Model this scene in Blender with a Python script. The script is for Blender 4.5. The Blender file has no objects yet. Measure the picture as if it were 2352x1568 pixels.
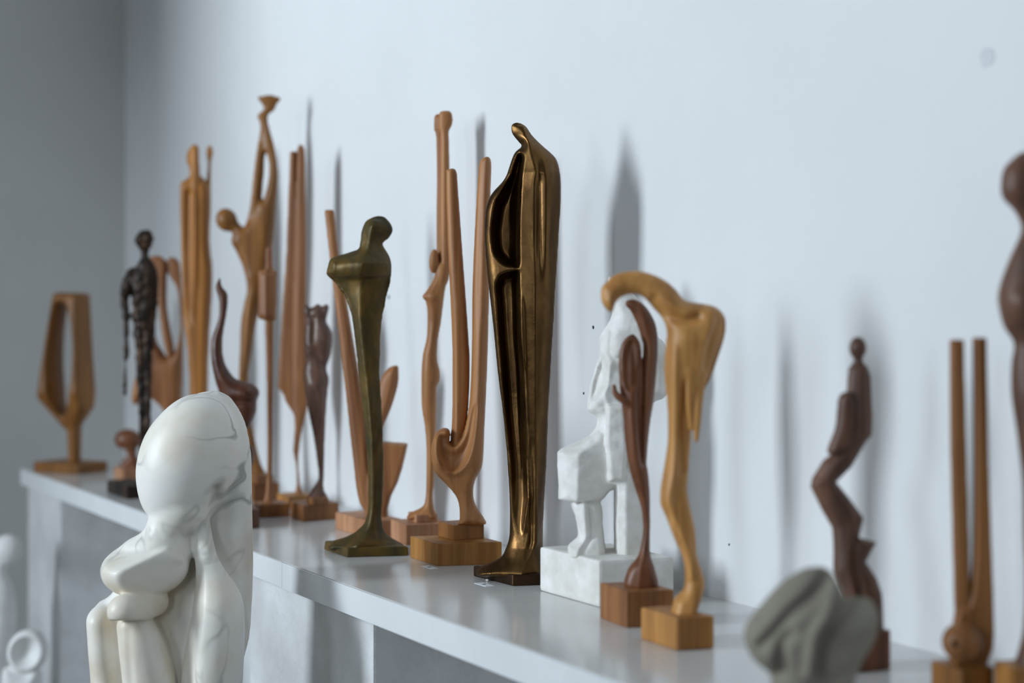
import bpy, bmesh, math, random
import numpy as np
from mathutils import Vector

# ------------------------------------------------------------------ camera, world, light
FPX = 3593.0            # focal length in pixels of a 2352 px wide frame (55 mm on full frame)
HZ = 730.0              # image row of the horizon
VPX = -920.0            # vanishing point of the shelf's length
H = 0.34                # eye height above the shelf top
SH = 0.95               # shelf top above the floor
CZ = SH + H
TH = math.atan((1176 - VPX) / FPX)
ST, CT = math.sin(TH), math.cos(TH)
RT = Vector((ST, CT, 0)); FW = Vector((-CT, ST, 0))     # camera right / forward in plan; X runs along the shelf, +Y is into the wall
ROT = math.atan2(RT.y, RT.x)
SHF = 2.415 * H         # shelf front edge (Y)
SHB = 3.448 * H         # back wall (Y)

scene = bpy.context.scene
COL = scene.collection
cam = bpy.data.cameras.new('camera'); camo = bpy.data.objects.new('camera', cam); COL.objects.link(camo)
cam.sensor_width = 36.0; cam.lens = 36.0 * FPX / 2352.0
cam.shift_y = -(784.0 - HZ) / 2352.0
camo.location = (0, 0, CZ)
camo.rotation_euler = (math.pi / 2, 0, math.atan2(-FW.x, FW.y))
cam.dof.use_dof = True; cam.dof.focus_distance = 2.06; cam.dof.aperture_fstop = 2.2; cam.dof.aperture_blades = 9
cam.clip_start = 0.05
scene.camera = camo

wd = bpy.data.worlds.new('world'); scene.world = wd; wd.use_nodes = True
wd.node_tree.nodes['Background'].inputs[0].default_value = (0.62, 0.78, 1.0, 1)
wd.node_tree.nodes['Background'].inputs[1].default_value = 0.6

YF = -2.6               # the window wall, behind and left of the camera
WINS = [(-2.62, 0.62, 1.25, 3.0, 82.0), (-0.6, 0.62, 1.25, 2.95, 15.0), (1.4, 0.62, 1.25, 2.95, 20.0)]
for wx, ww, z0, z1, pw in WINS:
    l = bpy.data.lights.new('window_daylight', 'AREA'); l.shape = 'RECTANGLE'; l.size = ww; l.size_y = z1 - z0
    l.energy = pw; l.color = (0.80, 0.91, 1.0); l.spread = math.radians(150)
    o = bpy.data.objects.new('window_daylight', l); COL.objects.link(o)
    o.location = (wx, YF - 0.02, (z0 + z1) / 2); o.rotation_euler = (math.pi / 2, 0, 0)
vs = scene.view_settings
vs.view_transform = 'Standard'; vs.look = 'None'; vs.gamma = 1.0; vs.use_curve_mapping = False
vs.exposure = 0.08

# ------------------------------------------------------------------ materials
def lin(c):
    return tuple(((v / 255) / 12.92 if v / 255 < .04045 else ((v / 255 + .055) / 1.055) ** 2.4) for v in c) + (1,)
def newmat(name):
    m = bpy.data.materials.new(name); m.use_nodes = True
    nt = m.node_tree; return m, nt, nt.nodes['Principled BSDF']
def node(nt, t, **kw):
    n = nt.nodes.new(t)
    for k, v in kw.items(): setattr(n, k, v)
    return n
def ramp(nt, fac, stops):
    r = node(nt, 'ShaderNodeValToRGB'); el = r.color_ramp.elements
    while len(el) < len(stops): el.new(.5)
    for e, (p, c) in zip(el, stops): e.position = p; e.color = c
    nt.links.new(fac, r.inputs[0]); return r.outputs[0]
def coords(nt, scale, rot=(0, 0, 0)):
    tc = node(nt, 'ShaderNodeTexCoord'); mp = node(nt, 'ShaderNodeMapping')
    mp.inputs['Scale'].default_value = scale; mp.inputs['Rotation'].default_value = rot
    nt.links.new(tc.outputs['Object'], mp.inputs[0]); return mp.outputs[0]
def noise(nt, vec, scale, detail=4, rough=.55, dist=0):
    n = node(nt, 'ShaderNodeTexNoise'); n.inputs['Scale'].default_value = scale
    n.inputs['Detail'].default_value = detail; n.inputs['Roughness'].default_value = rough
    n.inputs['Distortion'].default_value = dist
    if vec is not None: nt.links.new(vec, n.inputs[0])
    return n.outputs[0]
def mixc(nt, fac, a, b, mode='MIX'):
    m = node(nt, 'ShaderNodeMix', data_type='RGBA', blend_type=mode)
    if isinstance(fac, float): m.inputs[0].default_value = fac
    else: nt.links.new(fac, m.inputs[0])
    for i, v in ((6, a), (7, b)):
        if isinstance(v, tuple): m.inputs[i].default_value = v
        else: nt.links.new(v, m.inputs[i])
    return m.outputs[2]
def bump(nt, bs, h, strength, dist=.001):
    b = node(nt, 'ShaderNodeBump'); b.inputs['Strength'].default_value = strength; b.inputs['Distance'].default_value = dist
    nt.links.new(h, b.inputs['Height']); nt.links.new(b.outputs[0], bs.inputs['Normal'])

def wood(name, a, b, rough=.45, grain=1.0, rot=(0, 0, 0), spec=.4):
    m, nt, bs = newmat(name)
    v = coords(nt, (60 * grain, 60 * grain, 3.2 * grain), rot)
    n1 = noise(nt, v, 1.0, 5, .6, .8)
    v2 = coords(nt, (9, 9, 1.6), rot); n2 = noise(nt, v2, 1.0, 3, .5, 1.0)
    c1 = ramp(nt, n1, [(.36, lin(b)), (.62, lin(a))])
    dark = tuple(x * .55 for x in lin(b)[:3]) + (1,)
    f = ramp(nt, n2, [(.48, (0, 0, 0, 1)), (.75, (.6, .6, .6, 1))])
    c = mixc(nt, f, c1, dark)
    nt.links.new(c, bs.inputs['Base Color'])
    bs.inputs['Roughness'].default_value = rough; bs.inputs['Specular IOR Level'].default_value = spec
    bump(nt, bs, n1, .25, .0006)
    return m
M = {}
M['honey'] = wood('honey_wood', (206, 150, 84), (166, 114, 58))
M['honey_dark'] = wood('honey_brown_wood', (148, 97, 42), (108, 68, 24))
M['amber'] = wood('amber_wood', (176, 116, 50), (128, 78, 27))
M['pear'] = wood('pear_wood', (182, 126, 76), (148, 96, 54), .5)
M['cedar'] = wood('cedar_wood', (166, 112, 68), (124, 78, 45), .5, .7)
M['oak'] = wood('oak_wood', (156, 104, 56), (120, 76, 38), .5)
M['pinkwood'] = wood('pink_wood', (196, 140, 108), (164, 104, 76), .55)
M['walnut'] = wood('walnut_wood', (128, 80, 50), (92, 54, 33), .38)
M['dark'] = wood('dark_wood', (116, 82, 64), (80, 55, 43), .46)
M['mahogany'] = wood('mahogany_wood', (92, 52, 34), (62, 32, 20), .32)
M['umber'] = wood('umber_wood', (112, 82, 68), (78, 56, 46), .36)
M['blockwood'] = wood('block_wood', (190, 134, 70), (146, 96, 44), .5, .8, (1.57, 0, 0))
M['blockbrown'] = wood('brown_block_wood', (160, 108, 64), (124, 78, 44), .5, .8, (1.57, 0, 0))
M['blockpink'] = wood('pale_block_wood', (202, 152, 116), (166, 114, 80), .55, .8, (1.57, 0, 0))

def metal(name, a, b, c, rough=.3, metallic=.95, sc=18):
    m, nt, bs = newmat(name)
    v = coords(nt, (1, 1, .35)); n = noise(nt, v, sc, 6, .6, .6)
    col = ramp(nt, n, [(.28, lin(a)), (.5, lin(b)), (.74, lin(c))])
    nt.links.new(col, bs.inputs['Base Color'])
    bs.inputs['Metallic'].default_value = metallic
    n2 = noise(nt, v, 60, 5)
    r = ramp(nt, n2, [(.3, (rough - .08,) * 3 + (1,)), (.75, (rough + .16,) * 3 + (1,))]); nt.links.new(r, bs.inputs['Roughness'])
    n3 = noise(nt, coords(nt, (1, 1, 1)), 90, 4); bump(nt, bs, n3, .25, .0012)
    return m
M['bronze'] = metal('polished_bronze', (66, 46, 28), (94, 68, 39), (126, 95, 56), .31)
M['bronze_base'] = metal('dark_bronze', (54, 40, 30), (66, 49, 36), (84, 63, 46), .36)
M['patina'] = metal('green_patina_bronze', (46, 42, 22), (84, 68, 27), (128, 94, 30), .5, .35, 26)
M['iron'] = metal('rough_black_bronze', (22, 18, 16), (46, 36, 30), (104, 78, 58), .5, .6, 60)

def marble():
    m, nt, bs = newmat('veined_marble')
    v = coords(nt, (1, 1, 1))
    n = noise(nt, v, 7, 4, .55, .4)
    base = ramp(nt, n, [(.3, lin((218, 204, 180))), (.48, lin((236, 231, 221))), (.62, lin((242, 240, 236)))])
    w = noise(nt, v, 6.5, 3, .5, 1.1)
    d = node(nt, 'ShaderNodeMath', operation='SUBTRACT'); nt.links.new(w, d.inputs[0]); d.inputs[1].default_value = .5
    a = node(nt, 'ShaderNodeMath', operation='ABSOLUTE'); nt.links.new(d.outputs[0], a.inputs[0])
    vein = ramp(nt, a.outputs[0], [(.0, (1, 1, 1, 1)), (.022, (0, 0, 0, 1))])
    g = noise(nt, v, 7, 2); gm = ramp(nt, g, [(.44, (0, 0, 0, 1)), (.6, (.7, .7, .7, 1))])
    f = mixc(nt, 1.0, vein, gm, 'MULTIPLY')
    c = mixc(nt, f, base, lin((128, 132, 128)))
    nt.links.new(c, bs.inputs['Base Color'])
    bs.inputs['Roughness'].default_value = .42
    bs.inputs['Subsurface Weight'].default_value = .12; bs.inputs['Subsurface Radius'].default_value = (.01, .008, .006); bs.inputs['Subsurface Scale'].default_value = .5
    fn = noise(nt, v, 260, 3); bump(nt, bs, fn, .12, .0006)
    return m
M['marble'] = marble()

def plain(name, a, b, sc=20, rough=.6, bstr=.3, bsc=60, bd=.001, spec=.4):
    m, nt, bs = newmat(name)
    v = coords(nt, (1, 1, 1)); n = noise(nt, v, sc, 5, .6)
    nt.links.new(ramp(nt, n, [(.35, lin(a)), (.65, lin(b))]), bs.inputs['Base Color'])
    bs.inputs['Roughness'].default_value = rough; bs.inputs['Specular IOR Level'].default_value = spec
    bump(nt, bs, noise(nt, v, bsc, 5, .6), bstr, bd)
    return m
M['plaster'] = plain('white_plaster', (214, 210, 202), (238, 237, 234), 26, .6, .5, 45, .003)
M['clay'] = plain('grey_clay', (126, 120, 108), (150, 144, 130), 12, .85, .3, 40, .002)
M['whitecast'] = plain('white_cast', (222, 222, 220), (236, 236, 234), 12, .5, .15)
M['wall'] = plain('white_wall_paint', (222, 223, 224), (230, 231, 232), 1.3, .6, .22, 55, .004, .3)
M['sidewall'] = plain('shade_toned_wall_paint', (198, 198, 196), (208, 208, 206), 1.3, .6, .2, 55, .004, .3)  # white paint greyed to put the left wall's shade into its colour
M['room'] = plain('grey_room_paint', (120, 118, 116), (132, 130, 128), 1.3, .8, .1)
M['pier'] = plain('painted_masonry', (206, 206, 206), (230, 231, 232), 7, .35, .6, 28, .006, .5)
M['floor'] = plain('grey_floor', (74, 72, 70), (90, 88, 86), 4, .5, .1)
M['ceil'] = plain('ceiling_paint', (150, 150, 150), (160, 160, 160), 3, .8, .05)
M['shelf'] = plain('white_laminate', (206, 206, 204), (216, 216, 215), 5, .16, .10, 9, .003, .55)
M['edge'] = plain('white_edge_band', (222, 224, 226), (230, 232, 234), 6, .25, .1, 10, .002, .5)
M['core'] = plain('brown_board_core', (70, 54, 40), (96, 74, 54), 30, .8)
M['paper'] = plain('white_paper', (226, 228, 230), (234, 236, 238), 30, .8, .05)
M['ink'] = plain('black_ink', (20, 22, 28), (34, 36, 40), 30, .7, .05)
M['speck'] = plain('dark_speck', (40, 40, 44), (58, 58, 60), 30, .8, .05)
M['smudge'] = plain('grey_stain', (208, 210, 214), (214, 216, 219), 30, .7, .05)
M['frame'] = plain('window_frame_paint', (220, 220, 220), (230, 230, 230), 10, .4, .05)
m, nt, bs = newmat('window_glass'); bs.inputs['Transmission Weight'].default_value = 1; bs.inputs['Roughness'].default_value = .02
M['glass'] = m

# ------------------------------------------------------------------ object helpers
def link(name, me, mat=None, parent=None):
    o = bpy.data.objects.new(name, me); COL.objects.link(o)
    if mat is not None: me.materials.append(M[mat] if isinstance(mat, str) else mat)
    if parent is not None: o.parent = parent
    return o
def tag(o, label=None, cat=None, group=None, kind=None):
    if label: o['label'] = label
    if cat: o['category'] = cat
    if group: o['group'] = group
    if kind: o['kind'] = kind
    return o
def boxmesh(name, lo, hi, bev=0):
    bm = bmesh.new(); bmesh.ops.create_cube(bm, size=1)
    for v in bm.verts: v.co = Vector([(lo[i] + hi[i]) / 2 + v.co[i] * (hi[i] - lo[i]) for i in range(3)])
    if bev: bmesh.ops.bevel(bm, geom=bm.edges[:], offset=bev, segments=2, affect='EDGES', profile=.6)
    me = bpy.data.meshes.new(name); bm.to_mesh(me); bm.free(); return me
def box(name, lo, hi, mat, parent=None, bev=0):
    return link(name, boxmesh(name, lo, hi, bev), mat, parent)
def ground(px, py, h=0.0):
    z = (H - h) * FPX / (py - HZ); x = (px - 1176) / FPX * z
    return x, z                                   # camera-right, camera-forward metres
def toworld(x, z, h=0.0):
    p = RT * x + FW * z; return Vector((p.x, p.y, SH + h))
def onplane(px, Y):
    """plan position where the vertical plane at px meets the world plane Y"""
    t = (px - 1176) / FPX; z = Y / (CT * t + ST); return -CT * z + ST * t * z

# ------------------------------------------------------------------ the setting
XL = onplane(287, SHB)          # left wall
XR = 2.6; ZC = 3.3
def struct(o): o['kind'] = 'structure'; return o
struct(box('floor', (XL - .1, YF - .3, -.1), (XR + .1, SHB + .1, 0), 'floor'))
struct(box('ceiling', (XL - .1, YF - .3, ZC), (XR + .1, SHB + .1, ZC + .1), 'ceil'))
wb = struct(box('wall_back', (XL - .1, SHB, 0), (XR + .1, SHB + .1, ZC), 'wall'))
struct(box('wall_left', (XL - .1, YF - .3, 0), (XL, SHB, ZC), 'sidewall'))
struct(box('wall_right', (XR, YF - .3, 0), (XR + .1, SHB, ZC), 'room'))
bm = bmesh.new()
def addbox(bm, lo, hi):
    r = bmesh.ops.create_cube(bm, size=1)
    for v in r['verts']: v.co = Vector([(lo[i] + hi[i]) / 2 + v.co[i] * (hi[i] - lo[i]) for i in range(3)])
addbox(bm, (XL, -1.07, 0), (-3.36, -.93, 1.6)); addbox(bm, (XL, -1.07, 1.6), (-2.95, -.93, ZC))    # added unseen blocker; its stepped edge shades the far corner and left wall
me = bpy.data.meshes.new('unseen_light_blocker'); bm.to_mesh(me); bm.free(); struct(link('unseen_light_blocker', me, 'wall'))
bm = bmesh.new()
xs = [XL] + sum([[w[0] - w[1] / 2, w[0] + w[1] / 2] for w in WINS], []) + [XR]
def addbox(bm, lo, hi):
    r = bmesh.ops.create_cube(bm, size=1)
    for v in r['verts']: v.co = Vector([(lo[i] + hi[i]) / 2 + v.co[i] * (hi[i] - lo[i]) for i in range(3)])
for i in range(0, len(xs), 2): addbox(bm, (xs[i], YF - .3, 0), (xs[i + 1], YF, ZC))
for wx, ww, z0, z1, pw in WINS:
    addbox(bm, (wx - ww / 2, YF - .3, 0), (wx + ww / 2, YF, z0)); addbox(bm, (wx - ww / 2, YF - .3, z1), (wx + ww / 2, YF, ZC))
me = bpy.data.meshes.new('wall_front'); bm.to_mesh(me); bm.free(); struct(link('wall_front', me, 'room'))
for i, (wx, ww, z0, z1, pw) in enumerate(WINS):
    bm = bmesh.new(); a, b = wx - ww / 2, wx + ww / 2
    for lo, hi in (((a, z0), (a + .04, z1)), ((b - .04, z0), (b, z1)), ((a, z0), (b, z0 + .04)), ((a, z1 - .04), (b, z1))):
        addbox(bm, (lo[0], YF - .24, lo[1]), (hi[0], YF - .19, hi[1]))
    me = bpy.data.meshes.new('window'); bm.to_mesh(me); bm.free(); w = struct(link('window_%d' % (i + 1), me, 'frame'))
    box('window_pane', (a + .04, YF - .22, z0 + .04), (b - .04, YF - .212, z1 - .04), 'glass', w)

# small marks on the wall
def wallspot(name, px, py, rx, rz, mat):
    X = onplane(px, SHB); t = (px - 1176) / FPX; z = SHB / (CT * t + ST); Z = CZ + (HZ - py) / FPX * z; s = z / FPX
    bm = bmesh.new(); bmesh.ops.create_circle(bm, cap_ends=True, segments=10, radius=1)
    rnd = random.Random(px)
    for v in bm.verts:
        k = rnd.uniform(.75, 1.2); v.co = Vector((v.co.x * rx * s * k, 0, v.co.y * rz * s * k))
    r_ = bmesh.ops.extrude_face_region(bm, geom=bm.faces[:])
    for v in [q for q in r_['geom'] if isinstance(q, bmesh.types.BMVert)]: v.co.y -= .0005
    bmesh.ops.recalc_face_normals(bm, faces=bm.faces[:])
    me = bpy.data.meshes.new(name); bm.to_mesh(me); bm.free()
    o = link(name, me, mat, wb); o.location = (X, SHB - .0001, Z); return o
for px, py, r in ((1363, 751, 3), (1341, 903, 2), (893, 682, 3), (1480, 1235, 2), (1675, 1250, 2)):
    wallspot('wall_speck', px, py, r * 1.3, r * 1.5, 'speck')
wallspot('wall_stain', 2268, 130, 22, 26, 'smudge')

# shelf: board with an edge band in two lengths
XA = onplane(47, SHF); XS = onplane(648, SHF); XB = 1.6
TK = .1035 * H
shelf = bpy.data.objects.new('display_shelf', None); COL.objects.link(shelf); shelf.location = ((XA + XB) / 2, (SHF + SHB) / 2, SH - TK)
tag(shelf, 'long glossy white shelf board running along the white wall under the carvings', 'shelf')
def shelfbox(name, lo, hi, mat, bev=0):
    L = shelf.location
    return box(name, tuple(lo[i] - L[i] for i in range(3)), tuple(hi[i] - L[i] for i in range(3)), mat, shelf, bev)
shelfbox('board', (XA + .002, SHF + .0032, SH - TK), (XB, SHB, SH), 'shelf')
shelfbox('core_line', (XA + .004, SHF + .0015, SH - TK + .001), (XB, SHF + .0034, SH - .0016), 'core')
shelfbox('edge_band', (XA, SHF, SH - TK), (XS - .0008, SHF + .0022, SH - .0004), 'edge', .0004)
shelfbox('edge_band', (XS + .0008, SHF - .0004, SH - TK - .001), (XB, SHF + .0022, SH - .0006), 'edge', .0004)
# masonry piers under the shelf
def pier(px0, px1, label):
    Y = SHF + .022
    a, b = onplane(px0, Y), onplane(px1, Y)
    o = box('support_pier', (a, Y, 0), (b, SHB, SH - TK - .001), 'pier', None, .004)
    tag(o, label, 'pier')
pier(64, 138, 'white painted masonry pier under the far end of the shelf')
pier(573, 857, 'white painted masonry pier below the edge seam of the shelf')
pier(2500, 3400, 'white painted masonry pier under the near end of the shelf')

# ------------------------------------------------------------------ sculpting toolkit: fields in photograph pixels at the thing's own distance
def cr(pts, n=6, closed=True):
    P = np.array(pts, float); N = len(P); out = []
    rng = range(N) if closed else range(N - 1)
    for i in rng:
        if closed: a, b, c, d = P[i - 1], P[i], P[(i + 1) % N], P[(i + 2) % N]
        else: a, b, c, d = P[max(i - 1, 0)], P[i], P[i + 1], P[min(i + 2, N - 1)]
        for k in range(n):
            t = k / n
            out.append(.5 * ((2 * b) + (c - a) * t + (2 * a - 5 * b + 4 * c - d) * t * t + (3 * b - a - 3 * c + d) * t ** 3))
    if not closed: out.append(P[-1])
    return np.array(out)
def ev(f, p):
    if isinstance(f, (int, float)): return np.full_like(p, f)
    a = np.array(sorted(f), float); return np.interp(p, a[:, 0], a[:, 1]).astype(np.float32)
def sstep(t): t = np.clip(t, 0, 1); return t * t * (3 - 2 * t)

class Fig:
    def __init__(s, x0, x1, p0, p1, d0, d1, v=3.0):
        pad = 3 * v
        s.v = v
        s.x = np.arange(x0 - pad, x1 + pad + v, v, dtype=np.float32)
        s.d = np.arange(d0 - pad, d1 + pad + v, v, dtype=np.float32)
        s.p = np.arange(p0 - pad, p1 + pad + v, v, dtype=np.float32)
        s.X, s.P = np.meshgrid(s.x, s.p, indexing='ij')
        s.F = None
    def sdf(s, poly):
        P = np.asarray(poly, np.float32); X, Y = s.X, s.P
        d = np.full(X.shape, 1e9, np.float32); inside = np.zeros(X.shape, bool)
        for i in range(len(P)):
            ax, ay = P[i - 1]; bx, by = P[i]
            ex, ey = bx - ax, by - ay; wx, wy = X - ax, Y - ay
            L = ex * ex + ey * ey + 1e-9
            t = np.clip((wx * ex + wy * ey) / L, 0, 1)
            d = np.minimum(d, (wx - ex * t) ** 2 + (wy - ey * t) ** 2)
            c = (ay > Y) != (by > Y)
            if c.any():
                xi = ax + (Y - ay) * ex / (ey if abs(ey) > 1e-9 else 1e-9)
                inside ^= c & (X < xi)
        d = np.sqrt(d)
        return np.where(inside, -d, d)
    def ldist(s, pts):
        P = np.asarray(pts, np.float32); X, Y = s.X, s.P
        d = np.full(X.shape, 1e9, np.float32)
        for i in range(1, len(P)):
            ax, ay = P[i - 1]; ex, ey = P[i][0] - ax, P[i][1] - ay
            t = np.clip(((X - ax) * ex + (Y - ay) * ey) / (ex * ex + ey * ey + 1e-9), 0, 1)
            d = np.minimum(d, (X - ax - ex * t) ** 2 + (Y - ay - ey * t) ** 2)
        return np.sqrt(d)
    def groove(s, pts, w, a): return a * np.exp(-(s.ldist(cr(pts, 5, False)) / w) ** 2)
    def line(s, pts):            # x position of a line given as (py, x), evaluated on every row
        return ev(pts, s.P)
    def carve(s, poly, depth, R, sm=True):
        d = np.clip(-s.sdf(cr(poly) if sm else poly), 0, None)
        return ev(depth, s.P) * (1 - (1 - np.clip(d / R, 0, 1)) ** 2)
    def blur(s, a):
        for ax in (0, 1):
            b = np.pad(a, [(1, 1) if i == ax else (0, 0) for i in (0, 1)], 'edge')
            a = (b[:-2] + 2 * b[1:-1] + b[2:]) / 4 if ax == 0 else (b[:, :-2] + 2 * b[:, 1:-1] + b[:, 2:]) / 4
        return a
    def body(s, poly, D, R, y0=0.0, add=None, addb=None, Db=None, sm=True, holes=(), ridge=None, rw=.5, flat=False):
        sd = s.sdf(cr(poly) if sm else np.array(poly, float))
        for h in holes: sd = np.maximum(sd, -s.sdf(cr(h)))
        d = np.clip(-sd, 0, None)
        Rf = ev(R, s.P)
        t = np.sqrt(np.clip(1 - (1 - np.clip(d / Rf, 0, 1)) ** 2, 0, 1))
        tf = t
        if ridge is not None:
            ins = sd < 0
            big = np.where(ins, s.X, 1e6).min(0); sm_ = np.where(ins, s.X, -1e6).max(0)
            k_ = np.ones(9) / 9
            big = np.convolve(np.pad(np.minimum(big, 9e3), 4, 'edge'), k_, 'valid'); sm_ = np.convolve(np.pad(np.maximum(sm_, -9e3), 4, 'edge'), k_, 'valid')
            C = s.line(ridge); L = np.minimum(big[None, :], C - 4); Rr = np.maximum(sm_[None, :], C + 4)
            roof = np.clip(np.minimum((s.X - L) / (C - L), (Rr - s.X) / (Rr - C)), 0, 1)
            tf = t * ((1 - rw) + rw * s.blur(roof))
        y0a = y0 if isinstance(y0, np.ndarray) else ev(y0, s.P)
        Df = ev(D, s.P); Dbk = ev(D if Db is None else Db, s.P)
        fr = y0a - Df * tf; bk = y0a + Dbk * t
        if add is not None: fr = fr + s.blur(s.blur(add)) * np.minimum(t * 2, 1)
        if addb is not None: bk = bk + addb * np.minimum(t * 2, 1)
        fr = np.minimum(fr, bk - 1.0 * (d > 0))
        def g(a):
            gx, gp = np.gradient(a, s.v); return np.sqrt(1 + np.minimum(gx * gx + gp * gp, 40))
        A = np.maximum(((fr) / g(fr))[:, None, :] - (s.d[None, :, None] / g(fr)[:, None, :]), s.d[None, :, None] / g(bk)[:, None, :] - (bk / g(bk))[:, None, :])
        return np.maximum(A, sd[:, None, :]).astype(np.float32)
    def tube(s, pts, n=5, dy=1.0, sm=True):
        """pts (px, dep, py, r); dy stretches the section in depth"""
        Q = cr(pts, n, False) if (sm and len(pts) > 2) else np.array(pts, float)
        X = s.x[:, None, None]; Y = s.d[None, :, None]; Z = s.p[None, None, :]
        out = None
        for i in range(1, len(Q)):
            a, b = Q[i - 1], Q[i]
            ex, ey, ez = b[0] - a[0], (b[1] - a[1]) / dy, b[2] - a[2]
            wx, wy, wz = X - np.float32(a[0]), (Y - np.float32(a[1])) / np.float32(dy), Z - np.float32(a[2])
            t = np.clip((wx * ex + wy * ey + wz * ez) / (ex * ex + ey * ey + ez * ez + 1e-9), 0, 1)
            f = np.sqrt((wx - ex * t) ** 2 + (wy - ey * t) ** 2 + (wz - ez * t) ** 2) - (a[3] + (b[3] - a[3]) * t)
            out = f if out is None else np.minimum(out, f)
        return out.astype(np.float32)
    def ell(s, c, r, rot=0.0, roty=0.0):
        X = s.x[:, None, None] - c[0]; Y = s.d[None, :, None] - c[1]; Z = s.p[None, None, :] - c[2]
        ca, sa = math.cos(rot), math.sin(rot)
        U = X * ca + Z * sa; V = -X * sa + Z * ca; W = Y
        if roty:
            cb, sb = math.cos(roty), math.sin(roty); U, W = U * cb + W * sb, -U * sb + W * cb
        k = np.sqrt((U / r[0]) ** 2 + (W / r[1]) ** 2 + (V / r[2]) ** 2)
        return ((k - 1) * min(r)).astype(np.float32)
    def half(s, n, c):           # half space: negative where (q-c).n < 0
        n = np.array(n, float); n /= np.linalg.norm(n)
        return ((s.x[:, None, None] - c[0]) * n[0] + (s.d[None, :, None] - c[1]) * n[1] + (s.p[None, None, :] - c[2]) * n[2]).astype(np.float32)
    def noise(s, cell, amp, seed=1):
        r = np.random.RandomState(seed)
        def ax(a): q = (a - a[0]) / cell; i = np.floor(q).astype(int); f = (q - i); return i, sstep(f).astype(np.float32)
        (i, u), (j, w), (k, q) = ax(s.x), ax(s.d), ax(s.p)
        G = r.uniform(-1, 1, (i[-1] + 2, j[-1] + 2, k[-1] + 2)).astype(np.float32)
        G = G[i] * (1 - u)[:, None, None] + G[i + 1] * u[:, None, None]
        G = G[:, j] * (1 - w)[None, :, None] + G[:, j + 1] * w[None, :, None]
        G = G[:, :, k] * (1 - q)[None, None, :] + G[:, :, k + 1] * q[None, None, :]
        return G * amp
    def add(s, f, k=0.0):
        if s.F is None: s.F = f
        elif k <= 0: s.F = np.minimum(s.F, f)
        else:
            h = np.clip(.5 + .5 * (s.F - f) / k, 0, 1); s.F = s.F * (1 - h) + f * h - k * h * (1 - h)
        return s
    def cut(s, f, k=0.0):        # remove the inside of f
        g = -f
        if k <= 0: s.F = np.maximum(s.F, g)
        else:
            h = np.clip(.5 - .5 * (s.F - g) / k, 0, 1); s.F = s.F * (1 - h) + g * h + k * h * (1 - h)
        return s
    def keep(s, f, k=0.0): return s.cut(-f, k)
    def nets(s, it=1):
        F = s.F.copy()
        F[0] = F[-1] = 9; F[:, 0] = F[:, -1] = 9; F[:, :, 0] = F[:, :, -1] = 9
        F[F == 0] = 1e-4
        sg = F < 0
        nx, ny, nz = F.shape
        cnt = np.zeros((nx - 1, ny - 1, nz - 1), np.int8)
        for a in (0, 1):
            for b in (0, 1):
                for c in (0, 1): cnt += sg[a:nx - 1 + a, b:ny - 1 + b, c:nz - 1 + c]
        act = (cnt > 0) & (cnt < 8)
        idx = np.full(act.shape, -1, np.int64); ci = np.argwhere(act); idx[act] = np.arange(len(ci))
        acc = np.zeros((len(ci), 3)); num = np.zeros(len(ci))
        I, J, K = ci.T
        for ax in range(3):
            o = [0, 1, 2]; o.remove(ax)
            for a in (0, 1):
                for b in (0, 1):
                    off = [0, 0, 0]; off[o[0]] = a; off[o[1]] = b
                    off2 = list(off); off2[ax] = 1
                    f0 = F[I + off[0], J + off[1], K + off[2]]; f1 = F[I + off2[0], J + off2[1], K + off2[2]]
                    c = (f0 < 0) != (f1 < 0)
                    t = np.where(c, f0 / np.where(c, f0 - f1, 1), 0)
                    q = np.tile(np.array(off, float), (len(ci), 1)); q[:, ax] = t
                    acc += q * c[:, None]; num += c
        vt = ci + acc / num[:, None]
        faces = []
        for ax in range(3):
            o = [(1, 2), (2, 0), (0, 1)][ax]
            sl0 = [slice(1, n - 1) for n in (nx, ny, nz)]; sl0[ax] = slice(0, (nx, ny, nz)[ax] - 1)
            sl1 = list(sl0); sl1[ax] = slice(1, (nx, ny, nz)[ax])
            a, b = sg[tuple(sl0)], sg[tuple(sl1)]
            for flip, mask in ((False, a & ~b), (True, ~a & b)):
                e = np.argwhere(mask)
                if not len(e): continue
                base = e + np.array([0 if i == ax else 1 for i in range(3)])
                q = []
                for du, dv in ((-1, -1), (0, -1), (0, 0), (-1, 0)):
                    c = base.copy(); c[:, o[0]] += du; c[:, o[1]] += dv
                    q.append(idx[c[:, 0], c[:, 1], c[:, 2]])
                q = np.stack(q, 1)
                faces.append(q[:, ::-1] if flip else q)
        fc = np.concatenate(faces)
        # smoothing pass that keeps the volume (removes voxel ripple)
        e = np.concatenate([fc[:, [0, 1]], fc[:, [1, 2]], fc[:, [2, 3]], fc[:, [3, 0]]])
        for lam in (.5, -.52) * it:
            su = np.zeros_like(vt); n = np.zeros(len(vt))
            np.add.at(su, e[:, 0], vt[e[:, 1]]); np.add.at(n, e[:, 0], 1)
            vt = vt + lam * (su / np.maximum(n, 1)[:, None] - vt)
        return vt * s.v + np.array([s.x[0], s.d[0], s.p[0]]), fc

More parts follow.
